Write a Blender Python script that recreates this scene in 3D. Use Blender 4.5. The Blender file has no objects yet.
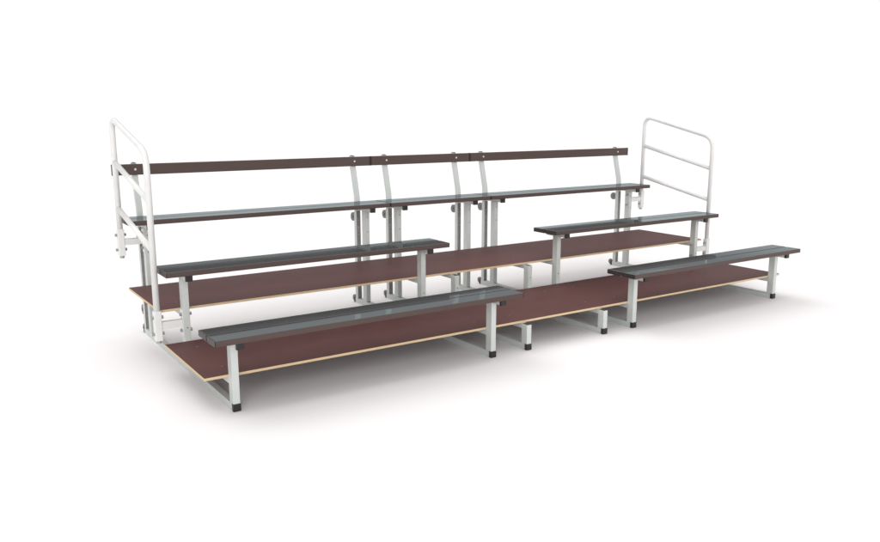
import bpy, bmesh, math, random
from mathutils import Vector, Matrix
S = bpy.context.scene
C = S.collection
random.seed(4)

# ------------------------------------------------------------------ materials
def new_mat(name):
    m = bpy.data.materials.new(name); m.use_nodes = True
    return m, m.node_tree.nodes, m.node_tree.links, m.node_tree.nodes['Principled BSDF']

def noisy(name, c1, c2, rough, scale=(20, 20, 20), spec=0.5, tint=None, bump=0.0, ior=1.5, rvar=0.06, metallic=0.0, coat=0.0):
    m, N, K, b = new_mat(name)
    tc = N.new('ShaderNodeTexCoord'); mp = N.new('ShaderNodeMapping'); mp.inputs['Scale'].default_value = scale
    nz = N.new('ShaderNodeTexNoise'); nz.inputs['Scale'].default_value = 1; nz.inputs['Detail'].default_value = 6
    cr = N.new('ShaderNodeValToRGB')
    cr.color_ramp.elements[0].position = .3; cr.color_ramp.elements[0].color = (*c1, 1)
    cr.color_ramp.elements[1].position = .7; cr.color_ramp.elements[1].color = (*c2, 1)
    K.new(tc.outputs['Object'], mp.inputs['Vector']); K.new(mp.outputs['Vector'], nz.inputs['Vector'])
    K.new(nz.outputs['Fac'], cr.inputs['Fac']); K.new(cr.outputs['Color'], b.inputs['Base Color'])
    mr = N.new('ShaderNodeMapRange'); mr.inputs['To Min'].default_value = max(0.02, rough - rvar); mr.inputs['To Max'].default_value = rough + rvar
    K.new(nz.outputs['Fac'], mr.inputs['Value']); K.new(mr.outputs['Result'], b.inputs['Roughness'])
    b.inputs['Specular IOR Level'].default_value = spec; b.inputs['IOR'].default_value = ior
    b.inputs['Metallic'].default_value = metallic
    b.inputs['Coat Weight'].default_value = coat
    if tint: b.inputs['Specular Tint'].default_value = (*tint, 1)
    if bump:
        bp = N.new('ShaderNodeBump'); bp.inputs['Strength'].default_value = bump; bp.inputs['Distance'].default_value = .002
        K.new(nz.outputs['Fac'], bp.inputs['Height']); K.new(bp.outputs['Normal'], b.inputs['Normal'])
    return m

M_STEEL = noisy('painted_steel', (.555, .585, .56), (.595, .625, .60), .42, (14, 14, 14))
M_SHADE = noisy('rear_post_shade', (.20, .20, .19), (.25, .25, .24), .5, (30, 30, 30))  # dark grey standing in for shade on the rear posts' front faces
M_RAIL  = noisy('white_powder_coat', (.735, .737, .72), (.775, .777, .76), .35, (12, 12, 12))
def gloss(name, c1, c2, lo, hi, col, rough):
    m = noisy(name, c1, c2, .5, (2, 9, 9), spec=.0)
    N = m.node_tree.nodes; K = m.node_tree.links
    lw = N.new('ShaderNodeLayerWeight'); lw.inputs['Blend'].default_value = .5
    mr = N.new('ShaderNodeMapRange'); mr.inputs['From Min'].default_value = .25; mr.inputs['From Max'].default_value = .70
    mr.inputs['To Min'].default_value = lo; mr.inputs['To Max'].default_value = hi
    g = N.new('ShaderNodeBsdfGlossy'); g.inputs['Color'].default_value = (*col, 1); g.inputs['Roughness'].default_value = rough
    mx = N.new('ShaderNodeMixShader')
    K.new(lw.outputs['Facing'], mr.inputs['Value']); K.new(mr.outputs['Result'], mx.inputs['Fac'])
    K.new(N['Principled BSDF'].outputs[0], mx.inputs[1]); K.new(g.outputs[0], mx.inputs[2])
    K.new(mx.outputs[0], N['Material Output'].inputs['Surface'])
    return m
M_SEAT = gloss('brown_plank_edge', (.088, .061, .055), (.098, .069, .063), .015, .06, (1, 1, 1), .2)
M_TOP = gloss('slate_plank_laminate', (.066, .070, .073), (.075, .079, .082), .03, .30, (.86, .97, 1.0), .04)
M_ENDC  = noisy('dark_end_cap', (.022, .015, .013), (.032, .022, .02), .45, (20, 20, 20))
M_BLACK = noisy('black_plastic', (.012, .009, .009), (.02, .014, .013), .4, (20, 20, 20))
M_DECK  = noisy('maroon_film', (.098, .038, .035), (.116, .047, .043), .5, (7, 7, 7), spec=.22)
M_BOLT  = noisy('zinc_bolt', (.33, .33, .33), (.45, .45, .45), .35, (40, 40, 40), metallic=.6)
M_KNOB  = noisy('grey_knob', (.16, .14, .14), (.24, .22, .22), .45, (40, 40, 40), metallic=.2)
M_FLOOR = noisy('studio_white_floor', (.885, .868, .868), (.90, .885, .885), .8, (.6, .6, .6), spec=.15)

# plywood edge: thin layers in object z
def ply():
    m, N, K, b = new_mat('plywood_edge')
    tc = N.new('ShaderNodeTexCoord'); sp = N.new('ShaderNodeSeparateXYZ'); K.new(tc.outputs['Object'], sp.inputs[0])
    mu = N.new('ShaderNodeMath'); mu.operation = 'MULTIPLY'; mu.inputs[1].default_value = 2 * math.pi / .0036
    K.new(sp.outputs['Z'], mu.inputs[0])
    sn = N.new('ShaderNodeMath'); sn.operation = 'SINE'; K.new(mu.outputs[0], sn.inputs[0])
    mr = N.new('ShaderNodeMapRange'); mr.inputs['From Min'].default_value = -1
    K.new(sn.outputs[0], mr.inputs['Value'])
    nz = N.new('ShaderNodeTexNoise'); nz.inputs['Scale'].default_value = 25; nz.inputs['Detail'].default_value = 5
    K.new(tc.outputs['Object'], nz.inputs['Vector'])
    ad = N.new('ShaderNodeMath'); ad.operation = 'MULTIPLY'; K.new(mr.outputs[0], ad.inputs[0]); K.new(nz.outputs['Fac'], ad.inputs[1])
    cr = N.new('ShaderNodeValToRGB')
    cr.color_ramp.elements[0].color = (.72, .55, .34, 1); cr.color_ramp.elements[1].color = (.42, .29, .16, 1)
    K.new(ad.outputs[0], cr.inputs['Fac']); K.new(cr.outputs['Color'], b.inputs['Base Color'])
    b.inputs['Roughness'].default_value = .7
    return m
M_PLY = ply()

# ------------------------------------------------------------------ helpers
def bx(bm, x0, x1, y0, y1, z0, z1, mi=0):
    vs = [bm.verts.new((x, y, z)) for x in (x0, x1) for y in (y0, y1) for z in (z0, z1)]
    for f in ((0,1,3,2), (4,6,7,5), (0,4,5,1), (2,3,7,6), (0,2,6,4), (1,5,7,3)):
        bm.faces.new([vs[i] for i in f]).material_index = mi

def cyl(bm, c, axis, r, h, n=20, r2=None):
    rot = {'X': Matrix.Rotation(math.pi/2, 4, 'Y'), 'Y': Matrix.Rotation(math.pi/2, 4, 'X'), 'Z': Matrix.Identity(4)}[axis]
    bmesh.ops.create_cone(bm, cap_ends=True, segments=n, radius1=r, radius2=r if r2 is None else r2, depth=h, matrix=Matrix.Translation(c) @ rot)

def tube(bm, pts, r, n=16):
    pts = [Vector(p) for p in pts]; rings = []; X = Vector((1, 0, 0))
    for i, p in enumerate(pts):
        t = ((pts[i] - pts[i-1]).normalized() if i else Vector()) + ((pts[i+1] - pts[i]).normalized() if i < len(pts)-1 else Vector())
        t.normalize(); s = t.cross(X).normalized()
        rings.append([bm.verts.new(p + r*(math.cos(a)*X + math.sin(a)*s)) for a in [2*math.pi*k/n for k in range(n)]])
    for a, b in zip(rings, rings[1:]):
        for k in range(n): bm.faces.new((a[k], a[(k+1) % n], b[(k+1) % n], b[k]))
    bm.faces.new(rings[0]); bm.faces.new(list(reversed(rings[-1])))

def ob(name, bm, mats, parent=None, bevel=0.0, smooth=False, origin=None, seg=2):
    bmesh.ops.recalc_face_normals(bm, faces=bm.faces)
    if origin: bmesh.ops.translate(bm, verts=bm.verts, vec=-Vector(origin))
    me = bpy.data.meshes.new(name); bm.to_mesh(me); bm.free()
    for m in (mats if isinstance(mats, list) else [mats]): me.materials.append(m)
    o = bpy.data.objects.new(name, me); C.objects.link(o)
    if parent: o.parent = parent
    if origin: o.location = origin
    if smooth:
        for p in me.polygons: p.use_smooth = len(p.vertices) == 4
    if bevel:
        md = o.modifiers.new('bevel', 'BEVEL'); md.width = bevel; md.segments = seg; md.limit_method = 'ANGLE'; md.angle_limit = math.radians(50)
        md.harden_normals = True
        for p in me.polygons: p.use_smooth = True
    return o

def B(): return bmesh.new()

# ------------------------------------------------------------------ measured dimensions (metres)
PITCH = .863
XS = [.005, 1.772, 2.081, 2.813, 3.122, 4.889]       # the six side frames
EDGE = .152                                          # overhang of planks past a frame
SEAT_Z = (.45, .6665, .8815)
DECK_Z = (.200, .400)
W = .02                                              # half width of the 40 x 60 tube
REAR = 1.8825

# ------------------------------------------------------------------ one side frame; parts share meshes between copies
def side_frame(x, root, rows, extra_side=0):
    bm = B(); bx(bm, -W, W, .004, 1.945, .0, .042)
    f = ob('side_frame', bm, M_STEEL, root, .003); f.location = (x, 0, 0)
    # foot cap
    bm = B(); bx(bm, -W-.0025, W+.0025, -.004, .022, -.0005+.001, .0445)
    ob('foot_cap', bm, M_BLACK, f, .003)
    bm = B(); bx(bm, -W-.0025, W+.0025, 1.93, 1.952, .0005, .0445); ob('foot_cap', bm, M_BLACK, f, .003)
    def drill(xc, y, zs):
        # small adjustment holes shown as dark recessed discs on a post's front face
        for z in zs:
            bm = B(); cyl(bm, (xc, y, z), 'Y', .0045, .003, 12); ob('hole_plug', bm, M_KNOB, f)
    for r in range(3):
        y = r*PITCH
        top = SEAT_Z[r] - .0705 if r in rows else (DECK_Z[r] - .021)
        bm = B(); bx(bm, -W, W, y, y+.06, .0421, top)
        ob('post', bm, M_STEEL, f, .003)
        if r not in rows:
            bm = B(); bx(bm, -W+.003, W-.003, y+.003, y+.057, top-.001, top+.0015); ob('post_cap', bm, M_BLACK, f)
        if r in rows:
            bm = B(); bx(bm, -W, W, y-.088, y+.142, top+.0004, SEAT_Z[r]-.0343)
            for s_ in (-1, 1):
                for yy in (y-.055, y+.085): bx(bm, *sorted((s_*(W-.004), s_*(W+.022))), yy-.014, yy+.014, SEAT_Z[r]-.038, SEAT_Z[r]-.0345)
            ob('seat_bracket', bm, M_STEEL, f, .003)
            bm = B(); bx(bm, -W-.002, W+.002, y-.104, y-.084, top-.002, SEAT_Z[r]-.0346)
            ob('bracket_cap', bm, M_BLACK, f, .003)
            for s in (-1, 1):
                for yy in (y-.055, y+.085):
                    bm = B(); cyl(bm, (s*(W+.012), yy, SEAT_Z[r]-.040), 'Z', .008, .012, 6)
                    ob('bolt', bm, M_BOLT, f)
        if r < 2:
            bm = B(); bx(bm, -W+.001, W-.001, y+.0605, y+PITCH-.0005, DECK_Z[r]-.053, DECK_Z[r]-.0158)
            ob('deck_bearer', bm, M_STEEL, f, .003)
    drill(0, 2*PITCH, (.64, .76))
    drill(0, PITCH, (.16, .28))
    # rear post: an open channel, its front filled by an added dark strip as painted shade, bent back above the seat to carry the backrest
    D = .040
    bm = B()
    z1 = .80
    bx(bm, -W, -W+.0035, REAR, REAR+D, .0421, z1); bx(bm, W-.0035, W, REAR, REAR+D, .0421, z1)
    bx(bm, -W+.0034, W-.0034, REAR+.033, REAR+D-.0004, .0421, z1-.0003)
    ob('rear_post', bm, M_STEEL, f, .001)
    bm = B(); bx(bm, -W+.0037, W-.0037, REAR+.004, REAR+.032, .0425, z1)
    ob('shade_strip', bm, M_SHADE, f)
    for z in (.60, .66, .72, .14, .24):
        bm = B(); cyl(bm, (0, REAR+.003, z), 'Y', .0055, .004, 12); ob('bolt', bm, M_BOLT, f)
    bm = B()
    prof = [(REAR, .8005), (REAR, .86), (REAR+.006, .93), (REAR+.075, 1.20), (REAR+.078, 1.252)]
    secs = []
    for y, z in prof:
        secs.append([bm.verts.new((sx*W, y+dy, z)) for sx, dy in ((-1, 0), (1, 0), (1, D*.9), (-1, D*.9))])
    for a, b in zip(secs, secs[1:]):
        for k in range(4): bm.faces.new((a[k], a[(k+1) % 4], b[(k+1) % 4], b[k]))
    bm.faces.new(secs[0]); bm.faces.new(list(reversed(secs[-1])))
    ob('backrest_support', bm, M_STEEL, f, .003)
    bm = B(); cyl(bm, (0, REAR+.078+.018, 1.2415), 'Y', .0205, .030, 20); ob('support_cap', bm, M_KNOB, f, .002)
    # round locking knobs behind the rear post
    for z, r_ in ((.745, .037), (.175, .037), (.036, .028)):
        bm = B(); cyl(bm, (-.008, REAR+.078, z), 'X', r_, .016, 24); cyl(bm, (-.008, REAR+.078, z), 'X', .012, .028, 12)
        bx(bm, -.015, .015, REAR+D+.0003, REAR+.078, z-.008, z+.008)
        k = ob('knob', bm, M_KNOB, f, .002)
    return f

# ------------------------------------------------------------------ benches and backrests
def plank(name, x0, x1, y0, y1, z0, z1, root, mat=M_SEAT):
    bm = B(); bx(bm, x0+.004, x1-.004, y0, y1, z0, z1)
    return ob(name, bm, mat, root, .0035, origin=((x0+x1)/2, (y0+y1)/2, z1), seg=3)

def bench(x0, x1, r, root):
    y = r*PITCH; z1 = SEAT_Z[r]; z0 = z1-.034
    spans = ((y-.1225, y+.0095), (y+.0215, y+.155))
    bm = B()
    for a, b in spans: bx(bm, x0+.005, x1-.005, a, b, z0, z1)
    # drainage grooves' dark joint is the gap itself
    for f in bm.faces:
        if f.calc_center_median().z > z1-.001: f.material_index = 1
    o = ob('bench', bm, [M_SEAT, M_TOP], root, .0035, origin=((x0+x1)/2, y, z1), seg=3)
    ox, oy, oz = o.location
    for a, b in spans:
        for s, xe in ((-1, x0), (1, x1)):
            bm = B(); lo, hi = (xe, xe+.0052) if s < 0 else (xe-.0052, xe)
            bx(bm, lo-ox, hi-ox, a+.0005-oy, b-.0005-oy, z0+.0005-oz, z1-.0006-oz); ob('end_cap', bm, M_ENDC, o, .0015)
    return o

def backrest(x0, x1, root, fx):
    y = 1.9325
    bm = B(); bx(bm, x0+.006, x1-.006, y, y+.024, 1.172, 1.250)
    o = ob('backrest', bm, M_SEAT_B, root, .006, origin=((x0+x1)/2, y, 1.172), seg=3)
    ox, oy, oz = o.location
    for lo, hi in ((x0, x0+.0062), (x1-.0062, x1)):
        bm = B(); bx(bm, lo-ox, hi-ox, -.0012, .0252, .0004-.0012, .0788); ob('end_cap', bm, M_ENDC, o, .002)
    for x in fx:
        bm = B(); cyl(bm, (x-ox, -.002, .040), 'Y', .0085, .006, 16, .006); ob('bolt', bm, M_RAIL, o)
    return o
M_SEAT_B = M_SEAT

# ------------------------------------------------------------------ end handrails
def handrail(x, s, root, label):
    # s: direction from the rail towards the seating (+1 or -1)
    yf, yr, R = .893, 1.755, .016
    zf, zr = 1.378, 1.580
    sl = (zr-zf)/(yr-yf)
    pts = [(x, yf, .36)]
    c = .11
    def arc(p0, p1, p2, n=8):
        return [tuple((1-t)**2*a + 2*(1-t)*t*b + t*t*d for a, b, d in zip(p0, p1, p2)) for t in [k/n for k in range(n+1)]]
    pts += arc((x, yf, zf-c), (x, yf, zf), (x, yf+c, zf+sl*c))
    pts += arc((x, yr-c, zr-sl*c), (x, yr, zr), (x, yr, zr-c))
    pts += [(x, yr, .77)]
    bm = B(); tube(bm, pts, .0195)
    h = ob('handrail', bm, M_RAIL, root, smooth=True); h['label'] = label
    for za, zb in ((1.085, 1.278), (.783, .960)):
        bm = B(); tube(bm, [(x, yf+.012, za+.003), (x, yr-.012, zb-.003)], .018, 14); ob('cross_bar', bm, M_RAIL, h, smooth=True)
    for y, zb in ((yf, .215), (yr, .625)):
        bm = B(); bx(bm, x-.023, x+.023, y-.023, y+.023, zb, zb+.19)
        ob('mounting_sleeve', bm, M_RAIL, h, .006, seg=3)
        bm = B(); cyl(bm, (x, y, zb-.007), 'Z', .017, .016, 6); ob('nut', bm, M_BOLT, h)
        zc = zb + .097
        fx = XS[0] if s > 0 else XS[-1]
        a, b = sorted((x + s*.0232, fx - s*(W+.0052)))
        bm = B(); bx(bm, a, b, y-.017, y+.017, zc-.022, zc+.022); ob('bracket_arm', bm, M_RAIL, h, .002)
        a, b = sorted((fx - s*(W+.0004), fx - s*(W+.005)))
        bm = B(); bx(bm, a, b, y-.026, y+.026, zc-.085, zc+.085); ob('bracket_plate', bm, M_RAIL, h, .0015)
        for dz in (-.052, .052):
            for xc in (x, fx):
                bm = B(); cyl(bm, (xc-.0305, y, zc+dz), 'X', .011, .012, 6); cyl(bm, (xc+.0305, y, zc+dz), 'X', .011, .012, 6)
                cyl(bm, (xc, y, zc+dz), 'X', .005, .076, 8)
                ob('bolt', bm, M_BOLT, h)
    return h

# ------------------------------------------------------------------ the three seating sections
def section(label, fr, rows, name='seating_section'):
    root = bpy.data.objects.new(name, None); C.objects.link(root)
    root['label'] = label; root['category'] = 'bleacher'; root['group'] = 'bolted sections of the tiered grandstand'
    for x in fr: side_frame(x, root, rows)
    lo = fr[0] - (.142 if fr[0] < .1 else EDGE); hi = fr[1] + EDGE
    for r in rows: bench(lo, hi, r, root)
    backrest(fr[0]-(.160 if fr[0] < .1 else EDGE), hi, root, fr)
    return root
left = section('wide left grandstand section with three brown benches and white handrail at its near end', XS[0:2], (0, 1, 2))
mid = section('narrow middle grandstand section with short low front posts and only a top bench and backrest', XS[2:4], (2,))
right = section('wide right grandstand section with three brown benches and white handrail at its far end', XS[4:6], (0, 1, 2))
handrail(-.168, 1, left, 'white tubular handrail at the near left end')
handrail(5.081, -1, right, 'white tubular handrail at the far right end')

# ------------------------------------------------------------------ the two footboards
def deck(y0, y1, z1, label):
    x0, x1, t = XS[0]-EDGE, XS[-1]+EDGE, .0155
    bm = B(); bx(bm, x0, x1, y0, y1, z1-t, z1)
    for f in bm.faces:
        f.material_index = 0 if abs(f.calc_center_median().z-(z1-t/2)) > t/3 else 1
    o = ob('footboard', bm, [M_DECK, M_PLY], None, .0008, origin=((x0+x1)/2, (y0+y1)/2, z1-t))
    o['label'] = label; o['category'] = 'footboard'; o['group'] = 'plywood footboards of the grandstand'
    ox, oy, oz = o.location
    for x in XS:
        for y in (y0+.16, y1-.16):
            bm = B(); cyl(bm, (x-ox, y-oy, t+.0005), 'Z', .006, .002, 12); ob('screw', bm, M_KNOB, o)
    return o
deck(.0605, .838, DECK_Z[0], 'lower long maroon plywood footboard with pale edge, just above the floor behind the front benches')
deck(PITCH+.0605, 2*PITCH-.002, DECK_Z[1], 'upper long maroon plywood footboard with pale edge, raised behind the middle row of benches')

# ------------------------------------------------------------------ floor
bm = B(); bmesh.ops.create_grid(bm, x_segments=2, y_segments=2, size=400)
fl = ob('floor', bm, M_FLOOR); fl['kind'] = 'structure'

# ------------------------------------------------------------------ studio light
w = bpy.data.worlds.new('World'); S.world = w; w.use_nodes = True
N = w.node_tree.nodes; K = w.node_tree.links; bg = N['Background']
tc = N.new('ShaderNodeTexCoord'); sp = N.new('ShaderNodeSeparateXYZ'); K.new(tc.outputs['Generated'], sp.inputs[0])
cr = N.new('ShaderNodeValToRGB'); e = cr.color_ramp.elements
e[0].position = 0; e[0].color = (1, 1, 1, 1)
def stop(deg, col):
    n = e.new(math.sin(math.radians(deg))); n.color = (*col, 1)
WH = (.53, .53, .53)          # ramp values are doubled by the strength below
e[0].color = (*WH, 1)
stop(8.1, WH); stop(9.6, (.19, .187, .187)); stop(35, (.25, .246, .246)); stop(60, (.60, .59, .59))
e[-1].position = 1; e[-1].color = (.75, .74, .74, 1)
K.new(sp.outputs['Z'], cr.inputs['Fac']); K.new(cr.outputs['Color'], bg.inputs['Color']); bg.inputs['Strength'].default_value = 2.0

def sun(name, az, el, E, ang, col=(1, 1, 1)):
    l = bpy.data.lights.new(name, 'SUN'); l.energy = E; l.angle = math.radians(ang); l.color = col
    o = bpy.data.objects.new(name, l); C.objects.link(o)
    d = Vector((math.sin(math.radians(az))*math.cos(math.radians(el)), math.cos(math.radians(az))*math.cos(math.radians(el)), math.sin(math.radians(el))))
    o.rotation_euler = d.to_track_quat('Z', 'Y').to_euler()
sun('key_light', -25, 54, .9, 45)        # behind, a little left
sun('fill_light', 205, 20, 1.35, 40)       # front left

# ------------------------------------------------------------------ camera
cam = bpy.data.cameras.new('camera'); co = bpy.data.objects.new('camera', cam); C.objects.link(co)
cam.sensor_width = 36; cam.lens = 792.683/880*36; cam.clip_end = 2000
yw, pt = math.radians(33.7822), math.radians(11.1971)
fw = Vector((math.sin(yw)*math.cos(pt), math.cos(yw)*math.cos(pt), -math.sin(pt)))
co.location = (-1.3592, -4.0376, 1.6008); co.rotation_euler = fw.to_track_quat('-Z', 'Y').to_euler()
S.camera = co
S.render.engine = 'CYCLES'
S.cycles.max_bounces = 8
S.view_settings.view_transform = 'Standard'; S.view_settings.look = 'None'; S.view_settings.gamma = 1; S.view_settings.exposure = 0
